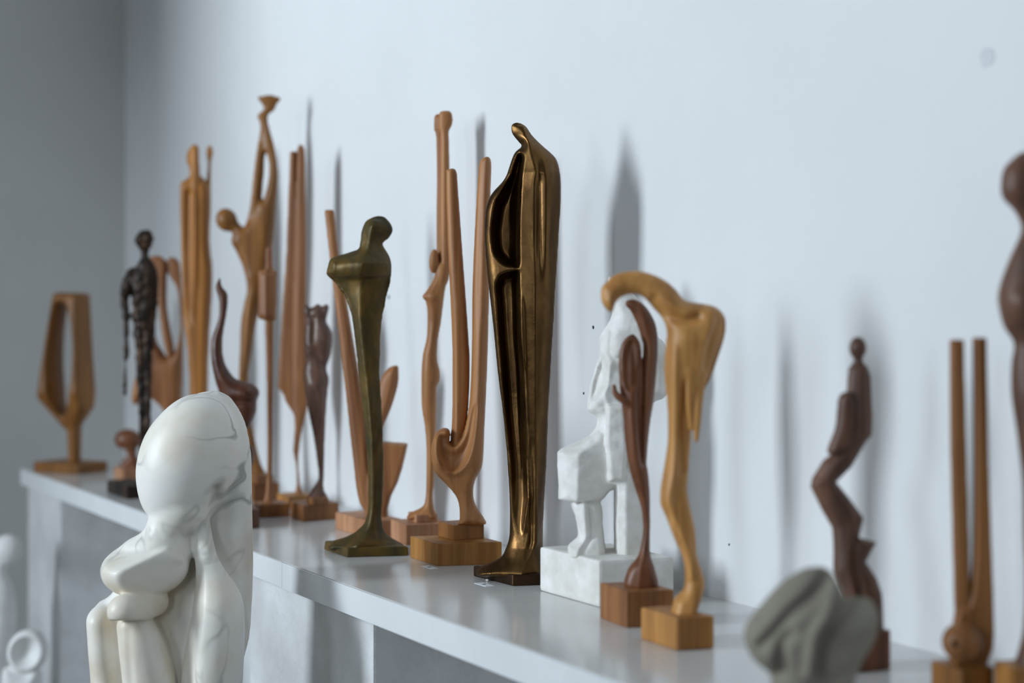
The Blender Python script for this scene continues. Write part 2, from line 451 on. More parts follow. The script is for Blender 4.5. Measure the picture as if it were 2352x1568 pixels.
class Piece:
    """a sculpture: an Empty on the shelf top; parts are given in photograph pixels at its distance"""
    def __init__(s, name, label, cat='sculpture', blk=None, at=None, z=None, hbase=0.0):
        if blk is not None:
            c = [ground(*q) for q in blk]; cx = (c[0][0] + c[2][0]) / 2; cz = (c[0][1] + c[2][1]) / 2
        elif z is not None: cz = z; cx = (at[0] - 1176) / FPX * z
        else: cx, cz = ground(*at)
        s.cx, s.z = cx, cz; s.s = cz / FPX; s.px0 = 1176 + cx / cz * FPX; s.h = hbase
        s.pyb = HZ + (H - hbase) / s.s
        s.e = bpy.data.objects.new(name, None); COL.objects.link(s.e)
        s.e.location = toworld(cx, cz, hbase); s.e.rotation_euler = (0, 0, ROT)
        s.e.empty_display_size = .05
        tag(s.e, label, cat)
    def loc(s, v):
        v = np.asarray(v, float)
        return np.stack([(v[:, 0] - s.px0) * s.s, v[:, 1] * s.s, (s.pyb - v[:, 2]) * s.s], 1)
    def sculpt(s, name, fig, mat, yaw=0.0, it=1, parent=None, smooth=True, clipz=True):
        v, f = fig.nets(it); L = s.loc(v)
        if yaw:
            c, q = math.cos(yaw), math.sin(yaw); L = np.stack([L[:, 0] * c - L[:, 1] * q, L[:, 0] * q + L[:, 1] * c, L[:, 2]], 1)
        if clipz: L[:, 2] = np.maximum(L[:, 2], .0003)
        me = bpy.data.meshes.new(name)
        me.vertices.add(len(L)); me.vertices.foreach_set('co', L.astype(np.float32).ravel())
        # local axes (x, depth, -py) mirror the grid: reverse winding
        f = f[:, ::-1]
        me.loops.add(f.size); me.loops.foreach_set('vertex_index', f.astype(np.int32).ravel())
        me.polygons.add(len(f)); me.polygons.foreach_set('loop_start', np.arange(0, f.size, 4, dtype=np.int32))
        me.update(calc_edges=True); me.validate()
        me.polygons.foreach_set('use_smooth', [smooth] * len(me.polygons))
        return link(name, me, mat, parent or s.e)
    def block(s, name, blk, hpx, mat, z0=0.0, bev=.0015, taper=0.0, parent=None):
        """blk: bottom corners (left, near, right) in the photograph; hpx height at the near corner; z0 metres above the shelf"""
        c = [ground(q[0], q[1], z0 + s.h) for q in blk]
        c.append((c[0][0] + c[2][0] - c[1][0], c[0][1] + c[2][1] - c[1][1]))
        hh = hpx * c[1][1] / FPX
        mx = sum(q[0] for q in c) / 4; mz = sum(q[1] for q in c) / 4
        bm = bmesh.new(); vs = []
        for k in (0, 1):
            for q in c:
                t = 1 - taper * k
                vs.append(bm.verts.new((mx + (q[0] - mx) * t - s.cx, mz + (q[1] - mz) * t - s.z, z0 + hh * k)))
        for a in ((3, 2, 1, 0), (4, 5, 6, 7), (0, 1, 5, 4), (1, 2, 6, 5), (2, 3, 7, 6), (3, 0, 4, 7)): bm.faces.new([vs[i] for i in a])
        bmesh.ops.recalc_face_normals(bm, faces=bm.faces[:])
        bmesh.ops.bevel(bm, geom=bm.edges[:], offset=bev, segments=2, affect='EDGES', profile=.6)
        me = bpy.data.meshes.new(name); bm.to_mesh(me); bm.free()
        s.top = z0 + hh
        return link(name, me, mat, parent or s.e)

# ------------------------------------------------------------------ tall bronze with two hollows
BK = [(1087, 1323), (1178, 1346), (1262, 1343)]
p = Piece('hollow_bronze_figure', 'tall polished bronze hooded figure with two hollows in its side', blk=BK)
p.block('base', BK, 26, 'bronze_base', bev=.002)
f = Fig(1086, 1290, 280, 1324, -85, 85, 2.0)
OUT = [(1174.4, 293), (1176.5, 286), (1183, 282), (1192, 282), (1201, 285.5), (1210, 293), (1221, 309.5), (1234, 323.6), (1253, 341), (1272, 358),
       (1280, 371), (1285, 390), (1288, 417), (1288, 470), (1284, 536), (1280, 607), (1277, 655), (1270, 777), (1263, 892), (1256, 1045), (1253, 1101),
       (1249.5, 1162), (1247, 1224), (1247, 1262), (1251, 1296), (1254, 1324), (1106, 1324), (1104, 1303), (1121, 1295), (1151, 1279), (1162, 1258), (1169, 1236), (1171, 1209), (1171, 1162),
       (1169, 1111), (1166, 1070), (1164, 1036), (1155, 943), (1146, 880), (1138, 803), (1129, 714), (1123, 662), (1116.6, 600), (1113, 549), (1113, 524),
       (1115, 485), (1121, 462), (1127, 449), (1138, 434.5), (1155, 416), (1164, 400), (1170, 382), (1176.5, 363), (1184, 349), (1198, 335), (1190, 324), (1177, 307)]
H1 = [(1194, 352), (1203, 362), (1201, 385), (1198, 410), (1195, 470), (1194, 511), (1193, 560), (1193, 612), (1176, 613), (1160, 610), (1144.6, 598), (1134, 582),
      (1129, 556), (1128, 524), (1132, 492), (1138, 462), (1143, 454), (1157, 427), (1171, 405), (1176.5, 389), (1182, 372), (1188, 358)]
H2 = [(1178, 623), (1192, 624), (1194, 660), (1196, 701), (1198, 777), (1205, 854), (1210, 956), (1215, 1033), (1218, 1062), (1219, 1142), (1214, 1225), (1196, 1240), (1180, 1200), (1176, 1142),
      (1172, 1060), (1169, 1033), (1161, 956), (1155, 892), (1151, 841), (1145, 765), (1141, 701), (1138, 660), (1142, 645), (1151, 631)]
win = lambda a, b, c, d: sstep((f.P - a) / (b - a)) * (1 - sstep((f.P - c) / (d - c)))
add = f.carve(H1, 66, 24)
add = add + f.carve(H2, [(620, 52), (900, 42), (1100, 26), (1180, 12), (1240, 4)], 20)
add = add - 9 * np.exp(-((f.X - f.line([(350, 1250), (420, 1256), (600, 1255), (700, 1252)])) / 12) ** 2) * win(345, 400, 560, 720)
add = add + 7 * np.exp(-((f.X - f.line([(350, 1236), (700, 1238)])) / 7) ** 2) * win(380, 430, 560, 660)
# leg ridge inside the lower hollow and the crease beside it
add = add - 12 * np.exp(-((f.X - f.line([(620, 1192), (777, 1197), (1000, 1205), (1142, 1212), (1240, 1200)])) / 6) ** 2) * win(660, 720, 1180, 1260)
add = add + 9 * np.exp(-((f.X - f.line([(1000, 1217), (1142, 1221), (1240, 1219), (1290, 1205)])) / 4) ** 2) * win(1000, 1080, 1240, 1290)
body = f.body(OUT, [(282, 15), (310, 20), (340, 34), (400, 52), (700, 50), (1000, 40), (1200, 36), (1255, 42), (1285, 58), (1310, 74), (1324, 80)], [(282, 17), (330, 24), (420, 30), (1324, 26)],
              add=add, Db=[(282, 15), (340, 36), (420, 58), (700, 56), (1000, 44), (1200, 36), (1285, 55), (1324, 78)], ridge=[(280, 1200), (340, 1215), (400, 1231), (650, 1229), (1000, 1230), (1240, 1233), (1324, 1190)], rw=.55)
f.add(body); f.F += f.noise(24, .25, 3) + f.noise(60, .6, 4)
p.sculpt('figure', f, 'bronze', it=2)

# ------------------------------------------------------------------ green patinated figure
BK = [(743, 1262), (796.5, 1280), (940, 1276)]
p = Piece('patina_bronze_figure', 'green and ochre patinated bronze figure on a flared square foot', blk=BK)
p.block('base', BK, 22, 'patina', bev=.0025, taper=.03)
f = Fig(742, 942, 494, 1264, -88, 88, 2.6)
OUT = [(870.6, 496), (883, 498), (895, 510.6), (901.6, 525), (900, 536), (893, 547), (881, 556), (880, 564), (891, 582), (897, 598), (899, 615), (897, 643), (889, 674),
       (883, 704.5), (876, 745), (873, 800), (872, 860), (874, 900), (878, 960), (879, 1000), (880.6, 1057), (879.7, 1115), (877, 1172), (877, 1191), (882.5, 1220), (899, 1237), (922, 1250), (928, 1256), (928, 1264),
       (766, 1264), (764, 1244), (772, 1240), (797, 1231.5), (820, 1218), (837.6, 1199), (844, 1172), (846, 1124), (844, 1076), (839, 1000), (832.5, 937), (824, 855), (817, 797), (809, 735),
       (801, 704), (791, 678), (777, 660), (752, 632), (750.6, 625), (754, 608), (759, 595), (779, 586), (811, 577), (824, 570), (828, 555), (830, 533), (835, 517), (842, 506.5), (858, 498)]
cy = f.line([(600, 600)]) * 0 + np.interp(f.X, [750, 790, 830, 862, 900], [628, 632, 634, 634, 626])
add = 16 * sstep((f.P - cy) / 9) * (1 - sstep((f.P - cy) / 130))
add = add + f.groove([(770, 600), (768, 628)], 5, -6)
add = add - 14 * np.exp(-(((f.X - 835) / 60) ** 2 + ((f.P - 612) / 24) ** 2))
f.add(f.body(OUT, [(496, 26), (520, 34), (558, 26), (575, 30), (605, 48), (640, 44), (700, 38), (800, 30), (1000, 23), (1170, 21), (1215, 34), (1240, 62), (1262, 82)], [(496, 30), (600, 34), (800, 28), (1264, 26)], add=add,
             ridge=[(496, 862), (640, 832), (725, 828), (786, 832), (900, 846), (1000, 855), (1172, 854), (1225, 842), (1264, 812)], rw=.6))
f.F += f.noise(18, .9, 5) + f.noise(9, .4, 6)
p.sculpt('figure', f, 'patina')

# ------------------------------------------------------------------ forked wood with a hook
BK = [(942, 1281), (1004.6, 1300), (1153, 1295.5)]
p = Piece('forked_wood_carving', 'pale wood fork of two tall prongs with an upturned hook on stacked blocks', blk=BK)
p.block('base', BK, 52, 'blockwood'); t1 = p.top
B2 = [(1006, 1231), (1042, 1241), (1112, 1236)]
p.block('upper_block', B2, 35, 'oak', z0=t1, bev=.0012); t2 = p.top
f = Fig(988, 1130, 364, 1206, -50, 60, 2.4)
hook = [(1104.6, 367), (1127, 366), (1127, 440), (1125, 600), (1121, 780), (1118, 869), (1113, 976), (1108, 1066), (1092, 1101), (1087, 1130), (1092, 1158), (1112, 1190), (1113, 1204), (1056, 1204), (1056, 1190),
        (1054.6, 1162), (1046, 1137), (1021, 1108), (1001, 1087), (992, 1058), (991, 1026), (999, 998), (1013, 984), (1029, 984), (1034, 995), (1033, 1016), (1045, 1022), (1060, 1005), (1070, 975), (1078, 925), (1082, 862),
        (1084, 780), (1085, 668), (1089, 563), (1094, 468), (1099, 398)]
C = f.line([(364, 1117), (400, 1115), (700, 1107), (780, 1103), (923, 1099), (1012, 1090), (1062, 1074), (1084, 1046), (1110, 1056), (1206, 1085)])
rid = f.ldist(cr([(1117, 364), (1112, 500), (1107, 700), (1103, 780), (1099, 923), (1090, 1012), (1074, 1060), (1046, 1082), (1018, 1070), (1006, 1040), (1005, 1010)], 4, False))
inner = f.carve([(1003, 1005), (1008, 1050), (1024, 1074), (1046, 1083), (1072, 1062), (1088, 1012), (1096, 930), (1084, 940), (1068, 1000), (1046, 1026), (1030, 1020), (1032, 1000), (1016, 990)], 26, 22)
add = -7 * np.exp(-(rid / 7) ** 2) + inner * .8
f.add(f.body(hook, [(366, 15), (780, 24), (950, 30), (1060, 40), (1130, 27), (1204, 34)], [(366, 10), (900, 16), (1204, 20)], add=add))
post = [(1025.6, 388.6), (1046.7, 389.6), (1052, 440), (1062, 581), (1071, 704), (1076, 780), (1078.6, 834), (1076, 923), (1069, 985), (1058, 1030), (1044, 1050), (1034, 1030), (1034, 1008), (1038, 959), (1038.6, 851), (1038, 780), (1034, 686), (1029, 581), (1025.6, 475), (1024, 395)]
f.add(f.body(post, [(388, 12), (700, 20), (1000, 22)], [(388, 7), (1000, 14)], y0=14, ridge=[(388, 1034), (700, 1048), (1000, 1048)], rw=.3), 3)
p.sculpt('prongs', f, 'pear')

# ------------------------------------------------------------------ wooden woman with raised arms
BK = [(897, 1238), (933, 1252), (1036, 1247)]
p = Piece('raised_arms_carving', 'pale wood woman with both arms raised straight overhead', blk=BK)
p.block('base', BK, 47, 'blockpink'); t1 = p.top
p.block('foot_block', [(937, 1192), (956, 1201), (1005, 1198)], 18, 'blockpink', z0=t1)
f = Fig(936, 1042, 254, 1196, -36, 40, 2.6)
armr = [(1012, 257), (1034, 256), (1040, 272), (1038, 288), (1031, 304), (1032, 335), (1033, 450), (1033, 560), (1031, 640), (1014, 650), (1012, 560), (1011, 440), (1012, 320), (1008, 295), (1008, 270)]
arml = [(999, 263), (1010, 262), (1016, 280), (1016, 310), (1016, 440), (1016, 600), (1004, 620), (1002, 510), (1003, 405), (1001, 314), (996.5, 297), (996, 279)]
f.add(f.body(armr, 13, 12, y0=-4)); f.add(f.body(arml, 11, 10, y0=12), 3)
bod = [(1001, 610), (1010, 600), (1032, 600), (1029, 640), (1022, 668), (1013, 739), (1006, 780), (1004, 823), (1010, 851), (1010, 873), (1003, 891), (1002, 934), (1001, 994), (997.5, 1101), (994, 1137), (997, 1165), (1002, 1192),
       (938, 1192), (942, 1178), (971, 1162), (978, 1137), (979.6, 1083), (979.6, 1030), (976, 980), (969, 934), (968, 869), (971, 816), (980, 775), (982, 721), (978, 693), (972, 682), (974, 676), (992, 648), (999, 630)]
f.add(f.body(bod, [(600, 16), (680, 24), (740, 18), (850, 25), (1000, 15), (1130, 12), (1165, 18), (1192, 26)], [(600, 14), (850, 19), (1130, 9), (1192, 12)]), 3)
f.add(f.ell((997, -8, 600), (11, 12, 28), .06), 3); f.add(f.ell((980, -10, 681), (9, 9, 8)), 5); f.add(f.ell((996, -18, 682), (9, 9, 9)), 6)
p.sculpt('figure', f, 'pear')

# ------------------------------------------------------------------ rod, leaf and wedge
BK = [(770, 1214), (850, 1237), (926, 1231)]
p = Piece('rod_and_leaf_carving', 'reddish wood carving of a long leaning rod with leaf and wedge', blk=BK)
p.block('base', BK, 40, 'blockpink'); t1 = p.top
f = Fig(744, 940, 480, 1222, -40, 44, 2.8)
rod = [(746, 486), (752, 482), (762, 482), (767, 487), (778, 580), (790, 650), (802, 723), (824, 855), (840, 960), (852, 1060), (866, 1120), (876, 1165), (880, 1215), (850, 1216), (838, 1176), (826, 1153), (818, 1115), (812.7, 1067), (807, 1019), (794, 899), (775, 734), (761, 625), (750, 526)]
f.add(f.body(rod, [(484, 10), (800, 20), (1216, 26)], [(484, 9), (1216, 16)]))
leaf = [(912, 839), (915, 851), (913.6, 884), (899, 934), (880, 980), (868, 1020), (862, 1060), (852, 1050), (856, 980), (866, 910), (876, 868), (892, 845)]
f.add(f.body(leaf, 16, 16, y0=6, ridge=[(840, 905), (980, 876), (1060, 858)], rw=.3), 6)
wedge = [(858, 1014), (880, 1013), (937, 1018), (933, 1038), (924, 1076), (914, 1107), (899, 1138), (891, 1168), (893, 1216), (840, 1216), (842, 1120), (850, 1060)]
f.add(f.body(wedge, [(1013, 32), (1120, 28), (1216, 26)], 6, y0=2, sm=False), 4)
p.sculpt('rod_and_leaf', f, 'cedar')

# ------------------------------------------------------------------ dark standing woman
BK = [(667, 1188), (697, 1199), (778, 1191)]
p = Piece('dark_woman_carving', 'small greyish brown wood woman with arms folded behind her head', blk=BK)
p.block('base', BK, 38, 'blockbrown'); t1 = p.top
p.block('foot_block', [(704, 1152), (718, 1160), (755, 1156)], 14, 'blockbrown', z0=t1, bev=.001)
f = Fig(694, 768, 694, 1150, -30, 34, 2.6)
bod = [(699, 702), (706, 698), (712, 706), (720, 704), (730, 697), (740, 703), (749, 698), (756, 704), (752, 723), (750, 738), (760, 757), (764, 776), (759, 816), (750, 845), (756, 870), (753, 896), (749.5, 938), (746.5, 1001), (744, 1085),
       (744, 1123), (752, 1138), (752, 1149), (707, 1149), (714, 1127), (731, 1098), (728, 1056), (720, 1001), (709.5, 950), (699, 884), (697, 854), (702, 828), (698, 792), (701, 748), (704, 735), (698, 718)]
add = f.groove([(712, 800), (730, 815), (748, 850)], 5, 6) + f.groove([(724, 730), (722, 790)], 5, 5) + f.groove([(728, 900), (734, 1000), (738, 1090)], 4, 5) + f.groove([(712, 706), (716, 735)], 4, 6) + f.groove([(742, 704), (740, 735)], 4, 6)
add = add - 8 * np.exp(-(((f.X - 716) / 10) ** 2 + ((f.P - 800) / 12) ** 2)) - 6 * np.exp(-(((f.X - 724) / 16) ** 2 + ((f.P - 880) / 30) ** 2))
f.add(f.body(bod, [(697, 14), (780, 24), (845, 18), (880, 25), (1000, 15), (1110, 11), (1149, 22)], [(697, 13), (880, 24), (1100, 10), (1149, 14)], add=add))
p.sculpt('figure', f, 'umber')

# ------------------------------------------------------------------ twin boards on a thin leg
BK = [(636, 1160), (662, 1168), (722, 1162)]
p = Piece('twin_board_carving', 'tall reddish wood carving of two joined boards on a thin leg', blk=BK)
p.block('base', BK, 28, 'blockwood'); t1 = p.top
f = Fig(636, 708, 340, 1140, -26, 30, 3)
b1 = [(666, 348), (681, 346.5), (686, 560), (690, 760), (692, 900), (690, 960), (680, 972), (674, 950), (655, 921), (652, 908), (638, 887), (646, 748), (657, 580), (661, 470)]
b2 = [(683, 343), (700, 343), (702, 448), (704, 582), (703, 706), (706, 800), (708, 900), (705, 946), (694.7, 984), (688, 1030), (686, 1064), (690, 1115), (696, 1138), (677, 1138), (682, 1112), (680, 1064), (673.7, 1035), (678, 980), (676, 950), (676, 800), (680, 560)]
f.add(f.body(b1, [(343, 10), (800, 16), (970, 14)], 6, y0=3, sm=False)); f.add(f.body(cr(b2, 2), [(343, 12), (800, 19), (980, 12), (1060, 8), (1138, 12)], [(343, 8), (980, 10), (1138, 7)], y0=-3, sm=False), 2)
p.sculpt('boards', f, 'cedar')

# ------------------------------------------------------------------ paddle on a thin shaft
BK = [(581, 1181), (598, 1189), (666, 1186)]
p = Piece('paddle_carving', 'thin wood shaft carrying a square block with a pin on top', blk=BK)
p.block('base', BK, 31, 'blockbrown')
f = Fig(590, 640, 564, 1162, -26, 26, 2.8)
pin = [(611, 567), (625, 567), (627, 625), (609, 625)]
f.add(f.body(pin, 8, 5, sm=False))
blk_ = [(593, 621), (614, 617), (636, 622), (635, 700), (633, 735), (614, 738), (593, 731)]
f.add(f.body(blk_, 19, 7, sm=False, ridge=[(600, 613), (740, 613)], rw=.55), 1)
sh = [(610, 732), (627, 732), (627, 800), (626, 1000), (625, 1100), (626, 1140), (629, 1162), (605, 1162), (610, 1130), (613, 1080), (614, 1000), (612, 850)]
f.add(f.body(sh, [(732, 8), (1100, 6), (1162, 11)], 7), 2)
p.sculpt('shaft', f, 'cedar')

# ------------------------------------------------------------------ reaching figure with a bowl
BK = [(560, 1142), (582, 1152), (642, 1148)]
p = Piece('bowl_bearer_carving', 'tallest honey wood figure leaning back and lifting a bowl overhead', blk=BK)
p.block('base', BK, 40, 'blockbrown'); t1 = p.top
p.block('upper_block', [(574, 1106), (590, 1113), (628, 1110)], 20, 'blockbrown', z0=t1, bev=.001)
f = Fig(494, 648, 214, 1100, -36, 40, 3)
arms = [(592, 224), (606, 220), (620, 218), (634, 221), (645, 227), (636, 239), (630, 253), (617, 263), (615, 276), (620, 299), (629.5, 333), (637, 379), (638, 417), (633, 478), (629.5, 524), (625, 566), (620, 600), (611, 645), (600, 700), (588, 745), (577, 820), (570, 872), (574, 940), (586, 1010), (598, 1060), (612, 1098), (578, 1098),
        (566, 1020), (553, 940), (549, 875), (551, 811), (554, 740), (562, 693), (568, 662), (559, 616), (543, 578), (532, 557), (536, 536), (548, 522), (562, 519), (574, 478), (581.6, 410), (589, 352), (597, 302), (596, 280), (591, 266), (604, 253), (604, 243)]
hole = [(612, 352), (618, 379), (616, 417), (605, 458), (602, 448), (606.5, 394), (608, 362)]
add = f.groove([(598, 290), (604, 340), (600, 420), (590, 480), (574, 512)], 7, 7) + f.groove([(574, 640), (572, 760), (560, 860)], 9, -4)
f.add(f.body(arms, [(218, 14), (240, 10), (262, 8), (300, 13), (420, 17), (540, 24), (620, 22), (700, 20), (800, 17), (1000, 14), (1098, 18)], [(218, 14), (260, 9), (420, 13), (540, 22), (1098, 14)], holes=[hole], add=add))
f.add(f.ell((521, -4, 505), (24, 22, 27), -.35)); f.add(f.tube([(530, -4, 512, 14), (552, -2, 534, 13)]), 5)
p.sculpt('figure', f, 'honey_dark')

# ------------------------------------------------------------------ curved horn carving
BK = [(508, 1188), (548, 1217), (596, 1212)]
p = Piece('curved_horn_carving', 'dark mahogany carving with a tall curved horn beside the marble', blk=BK)
p.block('base', BK, 44, 'dark')
f = Fig(482, 600, 630, 1176, -34, 36, 3)
horn = [(505, 635), (509.5, 656), (523, 677), (521, 715), (512, 769), (511, 807), (518, 837), (537, 866), (558, 875), (583, 883), (596, 900), (590, 921), (588, 946), (576, 976), (562, 990), (560, 1010), (570, 1020), (581, 1026), (584, 1047), (577, 1081), (573, 1106), (574, 1140), (580, 1176),
        (530, 1176), (540, 1130), (545, 1080), (540, 1040), (528, 1000), (516, 950), (503, 900), (495, 875), (486, 828), (486, 782), (496, 750), (503, 725), (503, 690), (495, 660), (500, 645)]
add = f.groove([(540, 920), (590, 922)], 4, 8) - 9 * np.exp(-(((f.X - 566) / 26) ** 2 + ((f.P - 902) / 16) ** 2))
f.add(f.body(horn, [(635, 6), (690, 11), (780, 15), (870, 26), (940, 28), (1020, 20), (1100, 16), (1176, 22)], [(635, 9), (780, 13), (900, 26), (1176, 18)], add=add))
p.sculpt('horn', f, 'mahogany')

# ------------------------------------------------------------------ tall couple
BK = [(420, 1128), (442, 1140), (500, 1136)]
p = Piece('raised_hand_carving', 'tall honey wood draped figure holding two hands up beside its head', blk=BK)
p.block('base', BK, 34, 'blockwood')
f = Fig(410, 496, 328, 1112, -36, 40, 3)
bod = [(415, 428), (426, 414), (436, 405), (440, 404), (462, 404), (470, 412), (476, 420), (483, 443), (482, 558), (488, 621), (485, 702), (480, 788), (477, 902), (474, 1000), (474, 1060), (484, 1110), (436, 1110), (440, 1060), (438, 980), (436, 902), (431, 799), (422, 730), (419, 644), (416, 530)]
add = 10 * np.exp(-((f.X - f.line([(400, 438), (600, 436), (800, 440)])) / 8) ** 2) * sstep((f.P - 432) / 14) * (1 - sstep((f.P - 700) / 60))
f.add(f.body(bod, [(404, 16), (430, 24), (700, 26), (900, 20), (1060, 16), (1110, 22)], [(404, 10), (430, 13), (1110, 16)], add=add))
f.add(f.ell((438, 4, 362), (10, 13, 22))); f.add(f.tube([(441, 4, 375, 7), (444, 2, 412, 8)]), 3)
arm = [(438, 342), (446, 333), (453, 332), (459, 338), (462, 397), (462, 502), (462, 636), (454, 721), (447, 752), (444, 700), (444, 600), (446, 500), (445, 440), (440, 400)]
f.add(f.body(arm, [(332, 11), (480, 15), (750, 8)], 8, y0=[(332, -12), (480, -20), (752, -22)], sm=False, ridge=[(332, 452), (750, 449)], rw=.5), 1)
hand = [(473, 350), (478, 335), (485, 335), (489, 350), (485, 372), (484, 420), (483, 500), (473, 500), (474, 420), (477, 376)]
f.add(f.body(hand, 9, 8, y0=2), 3)
p.sculpt('figure', f, 'amber')

# ------------------------------------------------------------------ open loop
BK = [(352, 1116), (385, 1128), (432, 1122)]
p = Piece('open_loop_carving', 'tulip shaped pale wood carving with an open loop behind the black bronze', blk=BK)
p.block('base', BK, 26, 'blockwood')
f = Fig(300, 424, 582, 1106, -30, 34, 3.2)
loop = [(384, 600), (392, 590), (403, 592), (413, 606), (417, 650), (419, 701), (420.5, 788), (418, 897), (410, 950), (398, 985), (398, 1040), (410, 1104), (372, 1104), (382, 1040), (386, 985), (376, 944), (352, 918), (330, 912), (312, 930), (303, 918), (306, 890), (318, 840), (332, 775), (340, 750), (352, 756), (360, 782), (372, 803), (389, 824), (403, 806), (412, 770), (414, 740), (412, 700), (406, 662), (394, 640), (386, 624)]
f.add(f.body(loop, [(588, 12), (700, 13), (850, 24), (960, 16), (1040, 12), (1104, 20)], [(588, 9), (760, 9), (850, 20), (1104, 14)]))
limb = [(345, 592), (358, 587), (374, 590), (385, 606), (385, 650), (385, 700), (393, 754), (401, 802), (398, 830), (388, 826), (375, 771), (366, 700), (358, 625), (346, 606)]
f.add(f.body(limb, 13, 10, y0=-8), 4)
p.sculpt('loop', f, 'cedar')

# ------------------------------------------------------------------ rough black bronze figure
BK = [(245, 1131), (292, 1147), (352, 1142)]
p = Piece('black_bronze_figure', 'rough black bronze standing figure with thin hanging arms', blk=BK)
b = p.block('base', BK, 30, 'iron', bev=.004)
f = Fig(278, 362, 522, 1122, -34, 36, 2.6)
f.add(f.ell((333, -4, 551), (21, 20, 25))); f.add(f.tube([(333, 0, 570, 8), (334, 0, 602, 10)]), 5)
tor = [(327, 594), (340, 592), (354, 607), (357, 644), (353, 690), (351, 736), (348, 793), (348, 874), (346, 977), (346, 1060), (350, 1120), (318, 1120), (322, 1046), (318, 942), (314, 874), (312, 800), (306, 756), (304, 700), (302, 644), (310, 615)]
f.add(f.body(tor, [(592, 12), (640, 22), (740, 20), (900, 14), (1060, 11), (1120, 20)], [(592, 14), (740, 20), (1120, 12)], add=f.groove([(332, 760), (334, 900), (334, 1060)], 4, 8)), 5)
f.add(f.tube([(306, -4, 622, 10), (294, -8, 650, 12), (290, -14, 690, 9), (295, -16, 742, 6), (292, -14, 830, 5), (290, -12, 904, 4)]), 6)
f.add(f.tube([(352, 4, 618, 8), (355, 6, 680, 7), (352, 2, 740, 6), (350, -4, 800, 5)]), 4)
f.F += f.noise(9, 2.6, 11) + f.noise(18, 2.6, 12)
p.sculpt('figure', f, 'iron')

# ------------------------------------------------------------------ small mushroom carving
BK = [(262, 1096), (284, 1104), (322, 1100)]
p = Piece('small_cap_carving', 'small reddish brown carving with a rounded cap behind the black bronze', blk=BK)
p.block('base', BK, 26, 'blockpink')
f = Fig(258, 326, 980, 1084, -26, 28, 2.6)
f.add(f.ell((294, 0, 1010), (31, 24, 25), .1)); f.cut(f.half((-.1, 0, -1), (290, 0, 1030)), 5)
f.add(f.body([(288, 1020), (312, 1020), (314, 1045), (322, 1060), (322, 1083), (276, 1083), (280, 1058), (292, 1046)], 15, 12), 5)
p.sculpt('cap', f, 'walnut')

# ------------------------------------------------------------------ frame with an oval opening
BK = [(77, 1083), (178, 1090), (247, 1082)]
p = Piece('oval_opening_carving', 'faceted honey wood frame with a tall oval opening on a flat base', blk=BK)
p.block('base', BK, 24, 'honey_dark', bev=.002)
k = 1 / math.cos(.42)
sx = lambda pts: [(160 + (x - 156) * 1.0, y) for x, y in pts]
f = Fig(70, 235, 664, 1074, -46, 46, 3)
out = sx([(123, 671), (198, 673), (203, 814), (210, 936), (183, 976), (182, 1074), (156, 1074), (154, 988), (147, 985), (130, 967), (84, 916), (96, 830)])
hol = sx([(150, 698), (164, 710), (176, 760), (180, 814), (176, 880), (160, 940), (146, 948), (128, 915), (122, 850), (124, 790), (132, 730), (140, 702)])
f.add(f.body(out, [(671, 30), (900, 40), (985, 18), (1074, 14)], 12, sm=False, holes=[hol]))
p.sculpt('frame', f, 'honey_dark', yaw=-.35)
# ------------------------------------------------------------------ seated plaster figure
BK = [(1239, 1356), (1376, 1395), (1549, 1384)]
p = Piece('seated_plaster_figure', 'white plaster seated hooded figure on a thick white plaster block', blk=BK)
p.block('base', BK, 108, 'plaster', bev=.004); t1 = p.top
f = Fig(1276, 1545, 628, 1290, -80, 95, 2.8)
hood = [(1402, 634), (1412, 640), (1440, 660), (1480, 700), (1510, 768), (1529, 791), (1540, 840), (1538, 890), (1526, 914), (1505, 924), (1470, 950), (1450, 990), (1440, 1020), (1395, 1022), (1373, 1000), (1371, 978), (1373, 960), (1354, 947), (1348, 934), (1357, 886), (1370, 840), (1378, 803), (1379, 779), (1386, 760), (1407, 727), (1404, 690), (1398, 650)]
opening = [(1385, 815), (1391, 835), (1394, 857), (1391, 886), (1374, 910), (1358, 921), (1355, 908), (1364, 865), (1374, 838)]
add = f.carve(opening, 34, 12) + f.groove([(1404, 760), (1400, 800), (1408, 822), (1436, 816)], 5, 7)
add = add - 10 * np.exp(-(((f.X - 1424) / 20) ** 2 + ((f.P - 796) / 26) ** 2)) + f.groove([(1364, 935), (1388, 930), (1394, 942)], 5, 5) + f.groove([(1400, 830), (1388, 900), (1396, 930)], 4, -6)
f.add(f.body(hood, [(634, 12), (700, 36), (800, 62), (930, 60), (1020, 46)], [(634, 20), (800, 36), (1020, 28)], y0=[(634, 40), (800, 20), (1020, 15)], add=add))
beard = [(1391, 926), (1432, 926), (1434, 980), (1438, 1020), (1432, 1100), (1396, 1100), (1390, 1030), (1386, 1014)]
f.add(f.body(beard, 20, 9, y0=-44, sm=False), 4)
lap = [(1371, 978), (1355, 999), (1333, 1011), (1290, 1030), (1281, 1038), (1280, 1062), (1284, 1115), (1282, 1147), (1318, 1158), (1374, 1158), (1400, 1130), (1440, 1110), (1450, 1010), (1410, 985)]
f.add(f.body(lap, [(980, 36), (1038, 58), (1158, 62)], [(980, 26), (1158, 20)], y0=4, ridge=[(980, 1380), (1040, 1326), (1158, 1322)], rw=.5, sm=False), 5)
legs = [(1316, 1150), (1376, 1150), (1384, 1200), (1388, 1236), (1384, 1280), (1310, 1280), (1306, 1262), (1306, 1251), (1318, 1240), (1327, 1226), (1322, 1190)]
add = f.groove([(1350, 1160), (1356, 1222), (1334, 1256)], 5, 8) - 8 * np.exp(-((f.X - f.line([(1150, 1340), (1226, 1346), (1262, 1322)])) / 7) ** 2)
